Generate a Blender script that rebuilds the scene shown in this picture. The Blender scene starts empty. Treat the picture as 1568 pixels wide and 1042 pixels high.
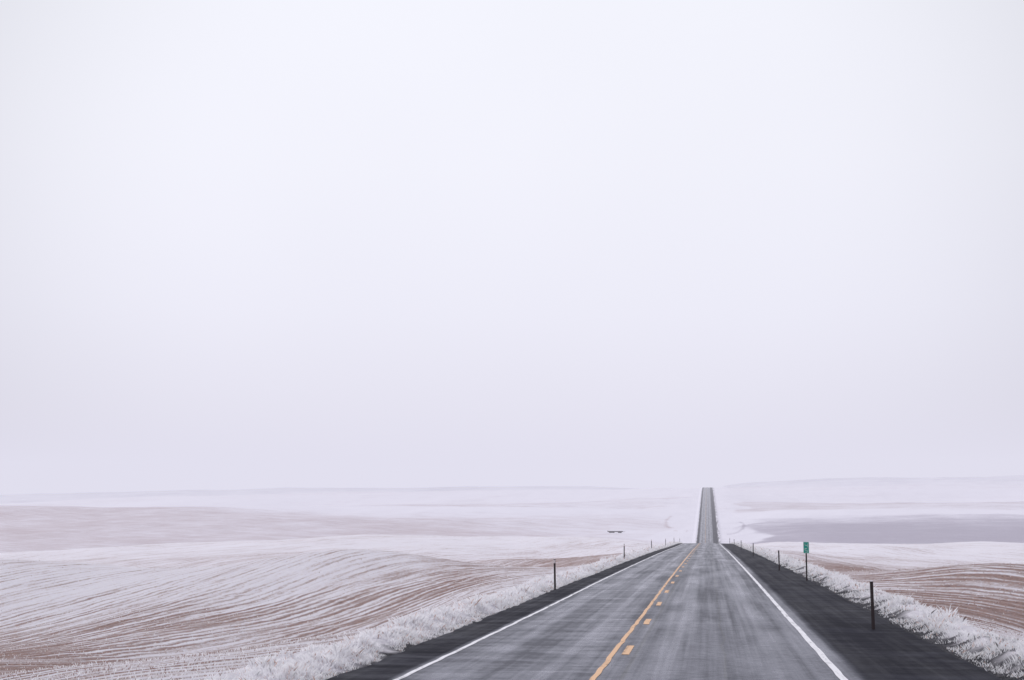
import bpy, bmesh, math, random
import numpy as np
from mathutils import Vector
random.seed(4); rng = np.random.default_rng(7)
sc = bpy.context.scene
sc.view_settings.view_transform = 'Standard'
sc.view_settings.look = 'None'
sc.view_settings.exposure = 0

# ------------------------------------------------------------------ helpers
def smooth(a, b, v):
    t = np.clip((v - a) / (b - a), 0, 1); return t * t * (3 - 2 * t)

def hermite(xk, yk, x):
    xk = np.asarray(xk, float); yk = np.asarray(yk, float)
    x = np.clip(x, xk[0], xk[-1])
    d = np.diff(xk)
    sl = np.diff(yk, axis=0) / (d if yk.ndim == 1 else d[:, None])
    m = np.empty_like(yk); m[0] = sl[0]; m[-1] = sl[-1]
    w1 = d[1:]; w0 = d[:-1]
    if yk.ndim > 1: w1 = w1[:, None]; w0 = w0[:, None]
    m[1:-1] = (sl[:-1] * w1 + sl[1:] * w0) / (w0 + w1)
    i = np.clip(np.searchsorted(xk, x, side='right') - 1, 0, len(xk) - 2)
    h = d[i]; t = (x - xk[i]) / h
    if yk.ndim == 1:
        y0, y1, m0, m1 = yk[i], yk[i+1], m[i], m[i+1]
    else:
        c = np.arange(len(x)); y0, y1, m0, m1 = yk[i, c], yk[i+1, c], m[i, c], m[i+1, c]
    t2 = t*t; t3 = t2*t
    return (2*t3-3*t2+1)*y0 + (t3-2*t2+t)*h*m0 + (-2*t3+3*t2)*y1 + (t3-t2)*h*m1

_lat = rng.random((256, 256))
def vnoise(x, y):
    xi = np.floor(x).astype(int); yi = np.floor(y).astype(int)
    fx = x - xi; fy = y - yi
    fx = fx*fx*(3-2*fx); fy = fy*fy*(3-2*fy)
    a = _lat[xi & 255, yi & 255]; b = _lat[(xi+1) & 255, yi & 255]
    c = _lat[xi & 255, (yi+1) & 255]; d = _lat[(xi+1) & 255, (yi+1) & 255]
    return (a*(1-fx)+b*fx)*(1-fy) + (c*(1-fx)+d*fx)*fy
def gauss(x, y, cx, cy, rx_, ry_, h): return h*np.exp(-((x-cx)/rx_)**2 - ((y-cy)/ry_)**2)

# ------------------------------------------------------------------ terrain profile (metres)
PY = [-60, 0, 20, 40, 70, 110, 160, 230, 330, 400, 500, 600, 700, 800, 1100, 1400, 1700, 1860, 2000, 2400, 3200, 9000]
PZ = [1.6, 0, -.6, -1.2, -2.05, -3.25, -4.8, -7.1, -10.5, -14, -24, -31.5, -32.3, -28.6, -18.6, -8.8, -1.0, .9, -1, -8, -8, -8]
def road_z_raw(y): return hermite(PY, PZ, y)

XC = [-6000, -2000, -1000, -500, -250, -120, -60, -25, -7.5, 6.5, 20, 50, 100, 200, 400, 800, 2000, 6000]
ROWS = {
 -60: [-5,-5,-5,-4,-3.5,-3,-2.2,-1,1.2, 1.2,.6,0,0,0,0,0,0,0],
 0:   [-6,-6,-6,-5,-4.5,-3.8,-2.6,-1.8,-.4, -.4,-.8,-1.2,-1.5,-2,-2,-2,-2,-2],
 20:  [-7,-7,-7,-6,-5,-4,-3.1,-2.3,-.9, -.9,-1.3,-1.8,-2,-2.5,-3,-3,-3,-3],
 40:  [-8,-8,-8,-7,-6,-5,-4.2,-3.3,-1.45, -1.5,-2.2,-2.6,-3,-3,-3,-3,-3,-3],
 60:  [-9,-9,-9,-8,-7,-6,-4.7,-4.2,-1.95, -2.0,-2.8,-3.1,-4,-4,-4,-4,-4,-4],
 110: [-12,-12,-12,-11,-9,-7.4,-5.4,-5.5,-3.45, -3.4,-4.3,-5,-5,-5,-5,-5,-5,-5],
 150: [-16,-16,-15,-14,-13,-12.6,-11.0,-8.0,-4.7, -4.7,-6.7,-7.5,-7,-7,-7,-7,-7,-7],
 220: [-20,-20,-19,-18,-14.5,-10.4,-8.2,-8.9,-6.9, -6.9,-8.2,-8.7,-8,-8,-8,-8,-8,-8],
 300: [-26,-26,-25,-22,-18,-11.1,-7.9,-8.7,-9.4, -9.4,-9.1,-9.0,-9,-10,-10,-10,-10,-10],
 380: [-34,-34,-33,-31,-28,-22,-15,-14,-13, -13,-14,-15,-15,-15,-15,-15,-15,-15],
 500: [-40,-40,-39,-38,-36,-31,-27,-25,-24, -24,-25,-25,-25,-25,-25,-25,-25,-25],
 600: [-40,-40,-38,-36,-35,-35,-33,-32,-32, -32,-32,-31,-30,-29,-28,-27,-26,-26],
 800: [-30,-30,-28,-26,-24.5,-26.5,-28.5,-28.8,-28.8, -28.8,-28,-26.5,-25.5,-24.5,-24,-24,-24,-24],
 1100:[-20,-20,-18,-13.0,-13.8,-16.6,-18.5,-18.8,-18.8, -18.8,-18.8,-17.4,-16.0,-15.0,-14,-14,-14,-14],
 1400:[-34,-34,-33,-27,-20,-13,-9.8,-9,-9, -9,-9.8,-12.5,-15,-15,-10,-6,-6,-6],
 1800:[-28,-28,-22,-6,-1.8,-.8,-.2,.1,.4, .4,.1,-.5,-.5,0,2,4,4,4],
 2300:[-44,-44,-34,-18,-14,-14,-9,-7,-7, -7,-6,-6,-6,-5,-2,6,14,14],
 3000:[-30,-30,-8,-3,-3,-8,-8,-8,-8, -8,0,3,8,13,18,22,22,22],
 4500:[-80,-48,-30,-20,-16,-12,-8,-8,-8, -8,-6,-4,0,3,6,6,6,6],
 9000:[-110,-90,-60,-40,-30,-20,-15,-12,-8,-8,-8,-8,-8,-8,-8,-8,-8,-8] }
RY = sorted(ROWS); TAB = np.array([ROWS[k] for k in RY], float)

def field_z(x, y):
    cols = np.stack([hermite(XC, TAB[i], x) for i in range(len(RY))])
    z = hermite(RY, cols, y)
    z = z + gauss(x, y, -46, 96, 24, 18, 2.5) + gauss(x, y, -17, 54, 7, 22, -.9) + gauss(x, y, -25, 38, 8, 8, .5)
    z = z + gauss(x, y, -23, 98, 8, 13, 1.7) + gauss(x, y, -24, 136, 8, 16, -1.3) + gauss(x, y, -30, 186, 13, 20, 2.3) + gauss(x, y, -90, 170, 30, 22, -1.2)
    z = z + gauss(x, y, 18, 76, 7.5, 16, 1.1) + gauss(x, y, 11, 46, 3.5, 9, -.6) + gauss(x, y, 24, 120, 9, 16, -1.2) + gauss(x, y, 34, 178, 12, 26, 1.2)
    z = z + gauss(x, y, -290, 900, 150, 70, 3.0) + gauss(x, y, -420, 1000, 120, 60, 2.0) + gauss(x, y, -150, 1260, 120, 70, 3.0)
    return z

EL, ER = -6.35, 5.0
def ground_z(x, y, P):
    F = field_z(x, y)
    side = np.where(x < -1, EL - x, x - ER)
    lump = (vnoise(x/.7+3, y/.9) - .4)*.22 + (vnoise(x/.28+3, y/.3) - .5)*.11
    verge = P - .08 + (.15 + lump)*smooth(.15, .8, side)*(1-smooth(1.2, 2.2, side)) - .32*smooth(1.4, 3.2, side)
    w = smooth(1.2, 7.0 + .01*np.maximum(y, 0), side)
    z = verge*(1-w) + F*w
    z = np.where(side < 0.05, P - .10, z)
    dist = np.clip(side, 0, 40)
    und = (vnoise(x/14+31, y/26+11)-.5)*1.0 + (vnoise(x/5+3, y/8+71)-.5)*.28 + (vnoise(x/1.1, y/1.3)-.5)*.08
    far = (vnoise(x/90+5, y/70+9)-.5)*np.clip((y-350)/600, 0, 1)*3.0 + (vnoise(x/260+5, y/110+9)-.5)*np.clip((y-500)/700, 0, 1)*8
    z = z + und*smooth(.8, 9, dist) + far*smooth(5, 60, np.clip(side, 0, 80))
    return z

ys = [-40.0]
while ys[-1] < 8500:
    ys.append(ys[-1] + max(.28, .0062*abs(ys[-1])))
ys = np.array(ys); PR = road_z_raw(ys)
def road_z(y): return np.interp(y, ys, PR)
xr = [0.0]
while xr[-1] < 5500:
    a = xr[-1]; xr.append(a + (.2 if a < 9 else .2 + (a-9)*.018))
xr = np.array(xr); xs = np.concatenate([-xr[::-1][:-1] + EL + 5, xr[0:] + EL + 5])
NX, NY = len(xs), len(ys)
X, Y = np.meshgrid(xs, ys); Xf, Yf = X.ravel(), Y.ravel()
Zf = ground_z(Xf, Yf, road_z(Yf))

def furrow(x, y):
    wl = 4.8*np.sin(y/46 + x/33 + .6) + 2.2*np.sin(y/21 - x/27 + 2) + 8*(vnoise(x/60+4, y/60+8)-.5)
    sL = x*.92 - y*.30 + wl
    tL = y*.95 + x*.3
    wr = 4*np.sin(y/34 + x/13) + 5*(vnoise(x/30+4, y/40+18)-.5)
    sR = x*.85 + y*.40 + wr
    m = x < 0
    fs = y*.9 + x*.25 + 60*np.sin(x/260+1.3) + 18*np.sin(x/90) ; ft = x
    k = smooth(420, 560, y)
    return np.where(m, sL, sR)*(1-k) + fs*.35*k, tL*(1-k) + ft*.35*k

def bare_cover(x, y):
    yl = y + .12*x + 16*(vnoise(x/24+9, y/30+3)-.5)*np.clip(y/80, .2, 1)
    yl = yl + (110*(vnoise(x/170+9, y/400+3)-.5) + 45*(vnoise(x/60+9, y/200+3)-.5))*smooth(500, 700, y)
    bl = np.interp(yl, [0,16,22,30,50,66,84,100,112,170,200,225,330,380,560,800,960,1040,1120,1200,1400,1480,1750,1850,2500,2900,3600],
                       [.14,.34,.60,.82,.76,.46,.18,.20,.60,.58,.32,.14,.05,.35,.62,.66,.60,.22,.14,.56,.60,.20,.22,.34,.42,.55,.55])
    bl = bl + .32*smooth(-34, -14, x)*smooth(55, 90, y)*(1-smooth(180, 250, y))
    bl = bl*np.where(y < 330, .55 + .45*smooth(.8, 9, -x-6.3), 1)
    bl = bl - .16*smooth(-300, -90, x)*smooth(700, 900, y)
    yr = y + 7*(vnoise(x/12+9, y/40+3)-.5) + (60*(vnoise(x/80+9, y/400+3)-.5)-.16*x)*smooth(500, 700, y)
    br = np.interp(yr, [0,34,44,52,130,175,230,330,400,560,640,900,985,1020,1080,1130,1330,1400,1700,2500,3200],
                       [.05,.12,.32,.76,.74,.46,.18,.04,.3,.74,.88,.86,.50,.08,.08,.54,.50,.15,.25,.42,.55])
    br = br + .18*(vnoise(x/8+1, y/20)-.5)*(y < 300)
    b = np.where(x < 0, bl, br)
    side = np.where(x < -1, EL - x, x - ER)
    b = b*smooth(.8, 3.0, side)
    lim = 8 + 16*vnoise(x*0+3, y/55) + 10*vnoise(x/8, y/22)
    b = b*(1 - .6*(1-smooth(lim-5, lim+5, side))*smooth(500, 600, y))
    for cx, cy, ax, ay, sg in ((-13, 1010, 16, 110, -1), (11, 960, 12, 80, 1)):
        rr = np.sqrt(((x-cx)/ax)**2 + ((y-cy)/ay)**2)
        b = b + .35*np.exp(-((rr-1)/.09)**2)*((x-cx)*sg > 0)*(y < cy + ay*.5)*(vnoise(x/3, y/25) > .3)
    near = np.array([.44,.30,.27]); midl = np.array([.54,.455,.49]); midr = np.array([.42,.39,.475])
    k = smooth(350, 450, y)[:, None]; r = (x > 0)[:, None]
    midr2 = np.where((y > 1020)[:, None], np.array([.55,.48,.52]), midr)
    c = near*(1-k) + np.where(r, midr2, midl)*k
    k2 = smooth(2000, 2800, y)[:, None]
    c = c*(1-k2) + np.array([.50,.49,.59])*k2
    return np.clip(b, 0, 1), c

fsv, ftv = furrow(Xf, Yf)
bare, cov = bare_cover(Xf, Yf)
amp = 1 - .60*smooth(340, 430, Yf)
side = np.where(Xf < -1, EL - Xf, Xf - ER)
grav = 1 - smooth(.05, .55, side - .25*(Xf > 0) + .5*(vnoise(Xf/.5, Yf/.6)-.5) + .25*(vnoise(Xf/.2, Yf/.2)-.5))
grav = np.maximum(grav, .9*(1-smooth(.6, 2.4, side + .9*(vnoise(Xf/.3+9, Yf/.35)-.5)))*(Xf > 0)*smooth(.42, .54, vnoise(Xf/.45+2, Yf/.5+7)))

def grid_mesh(name, V, nx, ny):
    i = (np.arange(ny-1)[:, None]*nx + np.arange(nx-1)[None, :]).ravel()
    F = np.stack([i, i+1, i+1+nx, i+nx], 1).astype(np.int32)
    me = bpy.data.meshes.new(name)
    me.vertices.add(len(V)); me.vertices.foreach_set('co', V.astype(np.float32).ravel())
    me.loops.add(F.size); me.loops.foreach_set('vertex_index', F.ravel())
    me.polygons.add(len(F))
    me.polygons.foreach_set('loop_start', np.arange(0, F.size, 4, dtype=np.int32))
    me.polygons.foreach_set('loop_total', np.full(len(F), 4, dtype=np.int32))
    me.update(); me.validate()
    me.polygons.foreach_set('use_smooth', np.ones(len(F), bool))
    return me
def add_obj(name, me, mat=None, parent=None):
    o = bpy.data.objects.new(name, me); sc.collection.objects.link(o)
    if mat: me.materials.append(mat)
    if parent: o.parent = parent
    return o
def fattr(me, n, v):
    a = me.attributes.new(n, 'FLOAT', 'POINT'); a.data.foreach_set('value', v.astype(np.float32))
def cattr(me, n, v):
    a = me.attributes.new(n, 'FLOAT_COLOR', 'POINT')
    a.data.foreach_set('color', np.concatenate([v, np.ones((len(v), 1))], 1).astype(np.float32).ravel())

# ------------------------------------------------------------------ node helpers
class N:
    def __init__(s, tree):
        s.t = tree; s.n = s.t.nodes; s.l = s.t.links
        s.n.clear()
    def new(s, typ, **kw):
        n = s.n.new(typ)
        for k, v in kw.items(): setattr(n, k, v)
        return n
    def set(s, sock, v):
        if isinstance(v, bpy.types.NodeSocket): s.l.new(v, sock)
        else:
            if isinstance(v, tuple) and len(v) == 3 and sock.type == 'RGBA': v = (*v, 1)
            sock.default_value = v
    def math(s, op, a, b=0, c=0, clamp=False):
        n = s.new('ShaderNodeMath', operation=op, use_clamp=clamp)
        s.set(n.inputs[0], a); s.set(n.inputs[1], b); s.set(n.inputs[2], c); return n.outputs[0]
    def sm(s, v, a, b, o0=0., o1=1.):
        n = s.new('ShaderNodeMapRange', interpolation_type='SMOOTHSTEP')
        s.set(n.inputs[0], v); s.set(n.inputs[1], a); s.set(n.inputs[2], b); s.set(n.inputs[3], o0); s.set(n.inputs[4], o1)
        return n.outputs[0]
    def mix(s, f, a, b, blend='MIX'):
        n = s.new('ShaderNodeMix', data_type='RGBA', blend_type=blend)
        s.set(n.inputs[0], f); s.set(n.inputs[6], a); s.set(n.inputs[7], b); return n.outputs[2]
    def attr(s, name, out='Fac'):
        return s.new('ShaderNodeAttribute', attribute_name=name).outputs[out]
    def xyz(s, x, y, z=0.):
        n = s.new('ShaderNodeCombineXYZ'); s.set(n.inputs[0], x); s.set(n.inputs[1], y); s.set(n.inputs[2], z); return n.outputs[0]
    def noise(s, vec, scale=1., detail=3., rough=.55, dist=0.):
        n = s.new('ShaderNodeTexNoise'); s.set(n.inputs['Vector'], vec); n.inputs['Scale'].default_value = scale
        n.inputs['Detail'].default_value = detail; n.inputs['Roughness'].default_value = rough
        n.inputs['Distortion'].default_value = dist; return n.outputs[0]
    def bump(s, h, st, d):
        n = s.new('ShaderNodeBump'); n.inputs['Strength'].default_value = st; n.inputs['Distance'].default_value = d
        s.l.new(h, n.inputs['Height']); return n.outputs[0]
    def bsdf(s, col, rough, normal=None, spec=.3, metal=0.):
        b = s.new('ShaderNodeBsdfPrincipled'); s.set(b.inputs['Base Color'], col); s.set(b.inputs['Roughness'], rough)
        s.set(b.inputs['Specular IOR Level'], spec); s.set(b.inputs['Metallic'], metal)
        if normal is not None: s.l.new(normal, b.inputs['Normal'])
        o = s.new('ShaderNodeOutputMaterial'); s.l.new(b.outputs[0], o.inputs[0]); return b

def mat(name):
    m_ = bpy.data.materials.new(name); m_.use_nodes = True; return m_

# ground
mg = mat('frosted_field'); g = N(mg.node_tree)
fs = g.attr('fs'); ft = g.attr('ft'); br = g.attr('bare'); gv = g.attr('gravel'); cv = g.attr('cover', 'Color'); am = g.attr('amp')
pos = g.new('ShaderNodeNewGeometry').outputs['Position']
n1 = g.noise(g.xyz(g.math('MULTIPLY', fs, 3.0), g.math('MULTIPLY', ft, .11)), 1, 5, .68, .4)
n2 = g.noise(g.xyz(g.math('MULTIPLY', fs, .36), g.math('MULTIPLY', ft, .03)), 1, 3, .55, .3)
n3 = g.noise(pos, 5.0, 5, .9)
n4 = g.noise(pos, .05, 6, .65)
n5 = g.noise(pos, .7, 4, .65)
n6 = g.noise(pos, .0065, 6, .65)
row = g.math('SINE', g.math('ADD', g.math('MULTIPLY', fs, 11.0), g.math('MULTIPLY', n5, 6.5)))
rowb = g.math('SINE', g.math('ADD', g.math('MULTIPLY', fs, 4.3), g.math('MULTIPLY', n4, 9.0)))
rowm = g.sm(g.noise(pos, .14, 4, .65), .36, .60, .25, 1.)
d = g.math('MULTIPLY', g.math('SUBTRACT', n1, .5), 2.2)
d = g.math('MULTIPLY_ADD', g.math('SUBTRACT', n2, .5), .9, d)
d = g.math('MULTIPLY_ADD', g.math('SUBTRACT', n3, .5), 2.6, d)
d = g.math('MULTIPLY_ADD', g.math('SUBTRACT', n4, .5), 1.4, d)
d = g.math('MULTIPLY_ADD', g.math('MULTIPLY', row, rowm), .30, d)
d = g.math('MULTIPLY_ADD', rowb, .11, d)
v = g.math('MULTIPLY_ADD', d, am, br)
v = g.math('MULTIPLY_ADD', g.math('MULTIPLY', g.math('SUBTRACT', n6, .5), g.math('SUBTRACT', 1., am)), 1.4, v)
f = g.sm(v, .17, .93)
f = g.math('MULTIPLY', f, g.sm(br, 0., .12, .15, 1.))
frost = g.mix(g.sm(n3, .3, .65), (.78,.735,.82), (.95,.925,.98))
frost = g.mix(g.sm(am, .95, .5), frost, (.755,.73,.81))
tan = g.mix(g.math('MULTIPLY', g.sm(n3, .56, .42), g.math('MULTIPLY', am, .8)), cv, (.13,.078,.072))  # dark brown soil grain that also paints furrow shade into the colour
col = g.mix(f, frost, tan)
gcol = g.mix(g.sm(g.noise(pos, 14, 3, .7), .45, .62), (.022,.022,.028), (.12,.115,.13))
col = g.mix(gv, col, gcol)
hh = g.math('ADD', g.math('MULTIPLY', n1, .8), g.math('MULTIPLY_ADD', g.math('MULTIPLY', row, rowm), -.14, g.math('MULTIPLY', n3, .9)))
hh = g.math('MULTIPLY', hh, am)
g.bsdf(col, .85, g.bump(hh, .8, .26), spec=.10)

V = np.stack([Xf, Yf, Zf], 1)
me = grid_mesh('ground', V, NX, NY)
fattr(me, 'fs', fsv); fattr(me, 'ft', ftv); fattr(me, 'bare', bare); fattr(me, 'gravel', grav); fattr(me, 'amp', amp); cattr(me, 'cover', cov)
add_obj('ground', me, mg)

# ------------------------------------------------------------------ road
mr = mat('asphalt'); r = N(mr.node_tree)
pos = r.new('ShaderNodeNewGeometry').outputs['Position']
sp = r.new('ShaderNodeSeparateXYZ'); r.l.new(pos, sp.inputs[0]); px, py = sp.outputs[0], sp.outputs[1]
wob = r.math('MULTIPLY', r.math('SUBTRACT', r.noise(r.xyz(0., py, 0.), .25, 2), .5), .3)
x2 = r.math('ADD', px, wob)
def track(c, w):
    return r.sm(r.math('ABSOLUTE', r.math('SUBTRACT', x2, c)), w, 0.)
tr = r.math('ADD', r.math('ADD', track(-4.35, .6), track(-2.75, .6)), r.math('ADD', track(-.75, .6), track(1.15, .6)), clamp=True)
lon = r.noise(r.xyz(r.math('MULTIPLY', px, 4.5), r.math('MULTIPLY', py, .035)), 1, 4, .6)
lat = r.noise(r.xyz(r.math('MULTIPLY', px, .4), r.math('MULTIPLY', py, 1.1)), 1, 4, .65, .3)
pat = r.noise(r.xyz(r.math('MULTIPLY', px, .7), r.math('MULTIPLY', py, .10)), 1, 3, .55, .3)
fine = r.noise(pos, 45, 3, .8)
mid = r.noise(pos, 5, 4, .75)
leftlane = r.sm(px, -1.5, -2.3)
shoul = r.math('ADD', r.sm(r.math('ADD', px, r.math('MULTIPLY', wob, .4)), -5.17, -5.32), r.sm(r.math('ADD', px, r.math('MULTIPLY', wob, .5)), 2.42, 2.7), clamp=True)
dry = r.math('MULTIPLY_ADD', r.math('SUBTRACT', lon, .5), 1.0, .22)
dry = r.math('MULTIPLY_ADD', r.math('SUBTRACT', pat, .5), 1.1, dry)
dry = r.math('MULTIPLY_ADD', r.math('SUBTRACT', mid, .5), .7, dry)
dry = r.math('MULTIPLY_ADD', r.math('MULTIPLY', r.math('SUBTRACT', lat, .5), 1.2), r.math('MULTIPLY_ADD', leftlane, .75, .25), dry)
dry = r.math('ADD', dry, r.math('MULTIPLY', tr, .24), clamp=True)
c = r.mix(dry, (.009,.011,.027), (.042,.046,.100))
sh = r.mix(r.sm(lat, .35, .7), (.009,.009,.015), (.027,.027,.039))
c = r.mix(shoul, c, sh)
c = r.mix(r.sm(fine, .62, .8, 0., .25), c, (.10,.10,.15))
seam = r.math('ADD', r.sm(r.math('ABSOLUTE', r.math('SUBTRACT', x2, .28)), .04, .01), r.sm(r.math('ABSOLUTE', r.math('SUBTRACT', px, -1.45)), .06, .02), clamp=True)
c = r.mix(r.math('MULTIPLY', seam, .6), c, (.010,.010,.016))
rough = r.math('MULTIPLY_ADD', dry, -.26, .40)
rough = r.math('MULTIPLY_ADD', shoul, .3, rough)
spc = r.math('MULTIPLY_ADD', dry, .30, .08)
spc = r.math('MULTIPLY', spc, r.math('MULTIPLY_ADD', shoul, -.8, 1.))
bs = r.bsdf(c, rough, r.bump(r.math('MULTIPLY_ADD', lat, .5, fine), .35, .010), spec=spc)

rx = np.array([EL, EL+.12, -5.2, -4.3, -3.2, -1.8, 0., 1.2, 2.3, 3.5, ER-.12, ER])
crown = -.02*np.abs(rx+1.75)*.5 - np.where((rx < EL+.01) | (rx > ER-.01), .08, 0)
RX, RYg = np.meshgrid(rx, ys); m = ys < 3000
RX, RYg = RX[m], RYg[m]
edge_j = (vnoise(RYg/.8+RX, RX*3)-.5)*.2*((RX < -6) | (RX > 4.7))
RZ = road_z(RYg) + np.interp(RX, rx, crown) + .02
me = grid_mesh('road', np.stack([(RX+edge_j).ravel(), RYg.ravel(), RZ.ravel()], 1), len(rx), int(m.sum()))
add_obj('road', me, mr)
def road_surf(x, y): return road_z(y) + np.interp(x, rx, crown) + .02

def paint_mat(name, colr, wear):
    mm = mat(name); p = N(mm.node_tree)
    pos = p.new('ShaderNodeNewGeometry').outputs['Position']
    sp = p.new('ShaderNodeSeparateXYZ'); p.l.new(pos, sp.inputs[0])
    a = p.noise(pos, 9, 5, .75); b = p.noise(p.xyz(p.math('MULTIPLY', sp.outputs[0], 6.), p.math('MULTIPLY', sp.outputs[1], .7)), 1, 3)
    k = p.sm(p.math('ADD', a, b), wear, wear + .22)
    p.bsdf(p.mix(k, colr, tuple(v*.45 + .02 for v in colr)), .6, spec=.3)
    return mm
mw = paint_mat('white_line_paint', (.80,.79,.83), 1.02)
my = paint_mat('yellow_line_paint', (.74,.46,.27), 1.00)
def strip(name, x0, x1, segs, mt, parent):
    vs, fc = [], []
    for a, b in segs:
        yy = np.unique(np.concatenate([[a], ys[(ys > a) & (ys < b)], [b]]))
        k = len(vs)
        for yv in yy:
            j = (vnoise(np.array([yv*1.3]), np.array([x0]))[0]-.5)*.03
            for xx in (x0+j, x1+j):
                vs.append((xx, yv, float(road_surf(np.array([xx]), np.array([yv]))[0]) + .006))
        for i in range(len(yy)-1):
            fc.append((k+2*i, k+2*i+1, k+2*i+3, k+2*i+2))
    me = bpy.data.meshes.new(name); me.from_pydata(vs, [], fc); me.update()
    return add_obj(name, me, mt, parent)
rm = bpy.data.objects.new('road_markings', None); sc.collection.objects.link(rm)
strip('edge_line_west', -5.15, -5.05, [(-30, 700)], mw, rm)
strip('edge_line_east', 2.14, 2.27, [(-30, 700)], mw, rm)
strip('centre_solid', -1.95, -1.85, [(-30, 1900)], my, rm)
strip('centre_dashes', -1.72, -1.57, [(28.4+9.1*i, 30.6+9.1*i) for i in range(-5, 150)], my, rm)

# ------------------------------------------------------------------ grass blades
mgr = mat('hoarfrost_grass'); q = N(mgr.node_tree)
tc = q.attr('tint', 'Color')
df = q.new('ShaderNodeBsdfDiffuse'); q.set(df.inputs[0], tc)
tl = q.new('ShaderNodeBsdfTranslucent'); q.set(tl.inputs[0], tc)
mxs = q.new('ShaderNodeMixShader'); mxs.inputs[0].default_value = .5
q.l.new(df.outputs[0], mxs.inputs[1]); q.l.new(tl.outputs[0], mxs.inputs[2])
oo = q.new('ShaderNodeOutputMaterial'); q.l.new(mxs.outputs[0], oo.inputs[0])
def blades(name, bx, by, h, w, col, lean=.35, root=.8):
    n = len(bx)
    P = road_z(by); z = ground_z(bx, by, P) - .02
    a = rng.random(n)*2*np.pi
    dx, dy = np.cos(a)*w/2, np.sin(a)*w/2
    la = rng.random(n)*2*np.pi; L = lean*h*rng.random(n)
    v0 = np.stack([bx-dx, by-dy, z], 1); v1 = np.stack([bx+dx, by+dy, z], 1)
    v2 = np.stack([bx+dx*.6+np.cos(la)*L*.4, by+dy*.6+np.sin(la)*L*.4, z+h*.6], 1)
    v3 = np.stack([bx-dx*.6+np.cos(la)*L, by-dy*.6+np.sin(la)*L, z+h], 1)
    V = np.stack([v0, v1, v2, v3], 1).reshape(-1, 3)
    F = np.arange(4*n, dtype=np.int32)
    me = bpy.data.meshes.new(name)
    me.vertices.add(4*n); me.vertices.foreach_set('co', V.astype(np.float32).ravel())
    me.loops.add(4*n); me.loops.foreach_set('vertex_index', F)
    me.polygons.add(n); me.polygons.foreach_set('loop_start', np.arange(0, 4*n, 4, dtype=np.int32))
    me.polygons.foreach_set('loop_total', np.full(n, 4, dtype=np.int32)); me.update()
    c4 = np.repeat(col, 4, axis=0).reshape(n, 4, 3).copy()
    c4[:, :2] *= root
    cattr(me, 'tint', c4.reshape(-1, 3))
    return add_obj(name, me, mgr)

W = np.array([.975,.965,.99]); T = np.array([.46,.33,.29]); D = np.array([.06,.055,.06])
def verge(n, side):
    y = 13*np.exp(rng.random(n)*math.log(420/13))
    u = rng.random(n)
    if side < 0: x = EL + .12 - 1.5*u**.9
    else: x = ER + .0 + 2.1*u**.8
    cl = vnoise(x*1.6+7, y*1.1) ; cl2 = vnoise(x*4.6+2, y*3.8)
    keep = (cl*.75+cl2*.9 + .22*smooth(0, .4, u) - (.16 if side > 0 else 0)) > .72
    x, y, u, cl, cl2 = x[keep], y[keep], u[keep], cl[keep], cl2[keep]; n = len(x)
    h = (.03 + .36*cl*cl2*(.45+.55*rng.random(n)))*(.45+.6*np.sin(np.clip(u, 0, 1)*np.pi)) * np.clip(1+y/250, 1, 1.7)
    w = .006 + .0004*y
    k = rng.random(n)[:, None]
    col = np.where(k < .94, W*(.96+.04*rng.random((n, 1))), np.where(k < .98, T*1.5, D if side > 0 else T))
    return x, y, h, w, col
L = verge(110000, -1); R = verge(110000, 1)
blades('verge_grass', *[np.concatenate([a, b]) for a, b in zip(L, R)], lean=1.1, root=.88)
n = 120000
y = 17/(1 - rng.random(n)*(1-17/150)); u = rng.random(n)
x = np.where(rng.random(n) < .74, EL-1.3 - u*(.62*y), ER+1.7 + u*(.27*y))
for _ in range(2):
    s, _t = furrow(x, y); tgt = np.round(s*11/(2*np.pi))*(2*np.pi)/11
    x = x + np.clip((tgt - s), -.3, .3)*.5
b, cc = bare_cover(x, y)
k = (rng.random(n) + (vnoise(x*1.2, y*1.2)-.5)*.6)[:, None]
col = np.where(k > b[:, None]*.6, W, cc*.8)
ok = ((x < EL-1.0) | (x > ER+1.3)) & (rng.random(n) < .25 + .75*vnoise(x*.8+5, y*.15+3))
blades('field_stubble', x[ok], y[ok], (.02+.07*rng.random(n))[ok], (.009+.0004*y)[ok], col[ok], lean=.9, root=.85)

# ------------------------------------------------------------------ posts and sign
def simple(name, colr, rough=.6, var=.3, metal=0., sc_=30):
    mm = mat(name); p = N(mm.node_tree); pos = p.new('ShaderNodeTexCoord').outputs['Object']
    nn = p.noise(pos, sc_, 4, .7)
    p.bsdf(p.mix(nn, tuple(v*(1-var) for v in colr), tuple(min(1, v*(1+var)) for v in colr)), rough, spec=.25, metal=metal)
    return mm
m_rust = simple('weathered_steel', (.035,.022,.024), .8)
m_refl = simple('reflector_white', (.78,.70,.70), .35, .1)
m_green = simple('sign_green', (.01,.35,.27), .5, .12)
m_white = simple('sign_white', (.80,.80,.80), .5, .05)
m_frost = simple('rime_frost', (.80,.79,.84), .9, .1)

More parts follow.
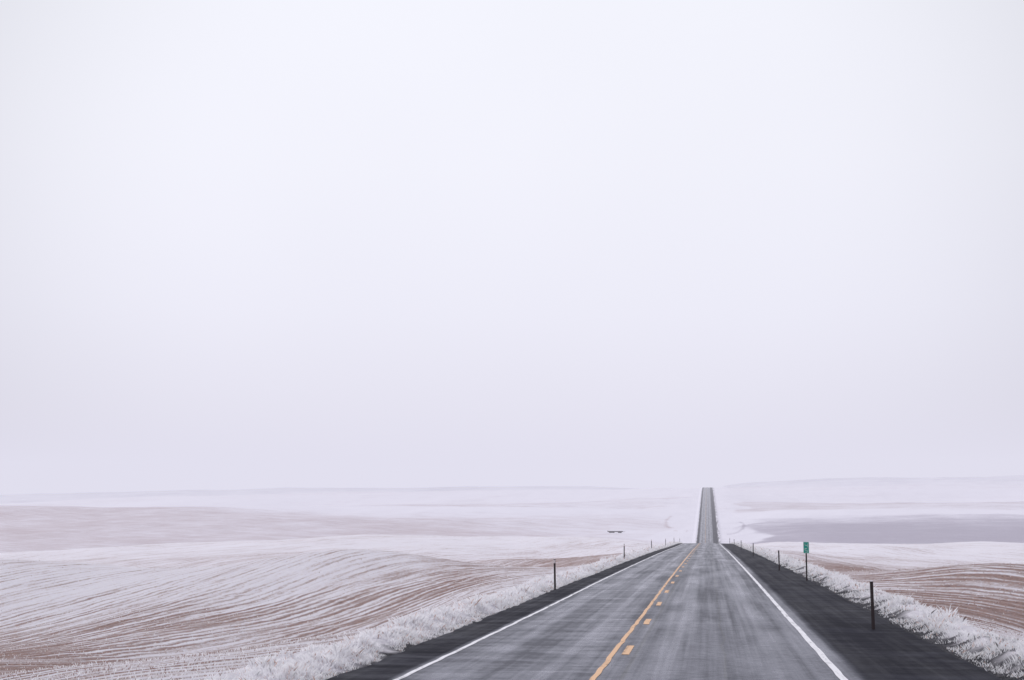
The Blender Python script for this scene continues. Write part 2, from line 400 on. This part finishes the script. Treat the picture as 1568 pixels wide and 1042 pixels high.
def box(bm, x0, x1, y0, y1, z0, z1):
    r_ = bmesh.ops.create_cube(bm, size=1)
    for v in r_['verts']:
        v.co = Vector(((x0+x1)/2 + v.co.x*(x1-x0), (y0+y1)/2 + v.co.y*(y1-y0), (z0+z1)/2 + v.co.z*(z1-z0)))
def mk(name, boxes, mt, parent):
    bm = bmesh.new()
    for b_ in boxes: box(bm, *b_)
    me = bpy.data.meshes.new(name); bm.to_mesh(me); bm.free()
    o = add_obj(name, me, mt, parent)
    md = o.modifiers.new('bevel', 'BEVEL'); md.width = .002; md.segments = 2
    return o
def channel(h, w=.055, zb=-.3):
    t = .008
    return [(-w/2, w/2, 0, t, zb, h), (-w/2, -w/2+t, t+.001, .035, zb, h), (w/2-t, w/2, t+.001, .035, zb, h),
            (-w/2-.014, -w/2-.001, .028, .035, zb, h), (w/2+.001, w/2+.014, .028, .035, zb, h)]
def gz(x, y):
    return float(ground_z(np.array([x]), np.array([y]), road_z(np.array([y])))[0])
def post(x, y, h, white):
    e = bpy.data.objects.new('delineator_post', None); sc.collection.objects.link(e)
    on = EL < x < ER
    e.location = (x, y, float(road_surf(np.array([x]), np.array([y]))[0]) if on else gz(x, y))
    e.rotation_euler = (random.uniform(-.015, .015), random.uniform(-.02, .02), random.uniform(-.08, .08))
    mk('channel_post', channel(h), m_rust, e)
    mk('reflector_plate', [(-.04, .04, -.008, -.002, h-.16, h-.03)] if white else [(-.035, .035, .038, .044, h-.17, h-.05)], m_refl, e)
    mk('post_cap_frost', [(-.035, .035, -.004, .037, h+.001, h+.014)], m_frost, e)
for i in range(6): post(4.12 if i == 0 else 4.25, 37.6+51.5*i, 1.2, False)
for i in range(6): post(-6.35 if i == 0 else -6.75, 59.5+56.3*i, 1.28, True)
e = bpy.data.objects.new('mile_marker_sign', None); sc.collection.objects.link(e)
e.location = (4.72, 71.5, float(road_surf(np.array([4.72]), np.array([71.5]))[0]))
mk('sign_post', channel(1.42, .045), m_rust, e)
mk('sign_panel', [(-.135, .135, -.010, -.004, 1.33, 1.88)], m_green, e)
mk('panel_border', [(-.128, .128, -.0125, -.0105, 1.337, 1.345), (-.128, .128, -.0125, -.0105, 1.865, 1.873),
                    (-.128, -.120, -.0125, -.0105, 1.346, 1.864), (.120, .128, -.0125, -.0105, 1.346, 1.864)], m_white, e)
def seg(z, on):
    s = {'t': (-.05, .05, z+.17, z+.186), 'm': (-.05, .05, z+.085, z+.101), 'b': (-.05, .05, z, z+.016),
         'ul': (-.066, -.052, z+.1, z+.186), 'ur': (.052, .066, z+.1, z+.186), 'll': (-.066, -.052, z, z+.095), 'lr': (.052, .066, z, z+.095)}
    return [(s[k][0], s[k][1], -.0125, -.0105, s[k][2], s[k][3]) for k in on]
mk('numerals', seg(1.38, ['t','ul','m','lr','b']) + seg(1.62, ['ul','m','ur','lr']), m_white, e)

e = bpy.data.objects.new('farm_trailer', None); sc.collection.objects.link(e)
tx, ty = -56., 870.
e.location = (tx, ty, gz(tx, ty)); e.rotation_euler = (0, 0, .15)
m_dk = simple('dark_timber', (.06,.05,.055), .8)
mk('deck', [(-4.6, 4.6, -1.2, 1.2, .62, 1.15), (-4.6, -4.45, -1.2, 1.2, 1.16, 1.5), (4.61, 6.0, -.08, .08, .7, .85)], m_dk, e)
for i, wx in enumerate((-3.2, -2.1, -1.0, 2.2, 3.3)):
    for j, wy in enumerate((-1.1, 1.1)):
        bm = bmesh.new(); bmesh.ops.create_cone(bm, segments=20, radius1=.48, radius2=.48, depth=.28, cap_ends=True)
        me = bpy.data.meshes.new('wheel'); bm.to_mesh(me); bm.free()
        o = add_obj('wheel_%d%d' % (i, j), me, m_dk, e); o.location = (wx, wy, .42); o.rotation_euler = (math.pi/2, 0, 0)

# ------------------------------------------------------------------ fog (homogeneous absorbing layer; its emission stands in for scattered skylight)
SIG = .00024
mf = mat('fog'); p = N(mf.node_tree)
ab = p.new('ShaderNodeVolumeAbsorption'); ab.inputs['Color'].default_value = (0, 0, 0, 1); ab.inputs['Density'].default_value = SIG
em = p.new('ShaderNodeEmission'); em.inputs['Color'].default_value = (.76, .745, .865, 1); em.inputs['Strength'].default_value = SIG
ad = p.new('ShaderNodeAddShader'); p.l.new(ab.outputs[0], ad.inputs[0]); p.l.new(em.outputs[0], ad.inputs[1])
o_ = p.new('ShaderNodeOutputMaterial'); p.l.new(ad.outputs[0], o_.inputs['Volume'])
bm = bmesh.new(); box(bm, -7000, 7000, -500, 9500, -200, 170)
me = bpy.data.meshes.new('fog'); bm.to_mesh(me); bm.free(); add_obj('fog', me, mf)

# ------------------------------------------------------------------ sky + sun
w = bpy.data.worlds.new('World'); sc.world = w; w.use_nodes = True
s = N(w.node_tree)
SE = math.radians(36)
sky = s.new('ShaderNodeTexSky', sky_type='NISHITA'); sky.sun_disc = False; sky.sun_elevation = SE; sky.sun_rotation = math.radians(-65)
sky.air_density = 1.5; sky.dust_density = 3
b1 = s.new('ShaderNodeBackground'); s.l.new(sky.outputs[0], b1.inputs[0]); b1.inputs[1].default_value = .06
gen = s.new('ShaderNodeTexCoord').outputs['Generated']
sp = s.new('ShaderNodeSeparateXYZ'); s.l.new(gen, sp.inputs[0])
cr = s.new('ShaderNodeValToRGB'); s.l.new(sp.outputs[2], cr.inputs[0]); E = cr.color_ramp.elements
E[0].position = 0; E[0].color = (.765,.75,.875,1)
E[1].position = 1; E[1].color = (.90,.895,.98,1)
for p_, c_ in ((.05, (.82,.81,.915,1)), (.12, (.88,.88,.98,1)), (.22, (.915,.92,1.0,1)), (.35, (.92,.93,1.0,1))):
    x_ = E.new(p_); x_.color = c_
az = math.radians(7.8); el = math.radians(11)
dv = s.new('ShaderNodeVectorMath', operation='DOT_PRODUCT'); s.l.new(gen, dv.inputs[0])
dv.inputs[1].default_value = (-math.sin(az)*math.cos(el), math.cos(az)*math.cos(el), math.sin(el))
lob = s.sm(dv.outputs['Value'], .90, .985, .80, 1.03)
cl = s.noise(gen, 2.2, 3, .5); lob = s.math('MULTIPLY', lob, s.sm(cl, .3, .7, .985, 1.015))
cm = s.new('ShaderNodeVectorMath', operation='SCALE'); s.l.new(cr.outputs[0], cm.inputs[0]); s.l.new(lob, cm.inputs['Scale'])
b2 = s.new('ShaderNodeBackground'); s.l.new(cm.outputs[0], b2.inputs[0]); b2.inputs[1].default_value = 1.0
mx = s.new('ShaderNodeMixShader'); mx.inputs[0].default_value = .96
s.l.new(b1.outputs[0], mx.inputs[1]); s.l.new(b2.outputs[0], mx.inputs[2])
wo = s.new('ShaderNodeOutputWorld'); s.l.new(mx.outputs[0], wo.inputs[0])

sl = bpy.data.lights.new('sun', 'SUN'); sl.energy = 1.5; sl.angle = math.radians(11); sl.color = (1, .985, .98)
so = bpy.data.objects.new('sun', sl); sc.collection.objects.link(so)
sa = math.radians(65)
sd = Vector((-math.sin(sa)*math.cos(SE), math.cos(sa)*math.cos(SE), math.sin(SE)))
so.rotation_euler = sd.to_track_quat('Z', 'Y').to_euler()

# ------------------------------------------------------------------ camera
cam = bpy.data.cameras.new('camera'); cam.lens = 50; cam.sensor_width = 36; cam.clip_end = 20000; cam.clip_start = .1
co = bpy.data.objects.new('camera', cam); sc.collection.objects.link(co)
co.location = (0, 0, 2.45); co.rotation_euler = (math.radians(95.87), 0, math.radians(7.8))
sc.camera = co
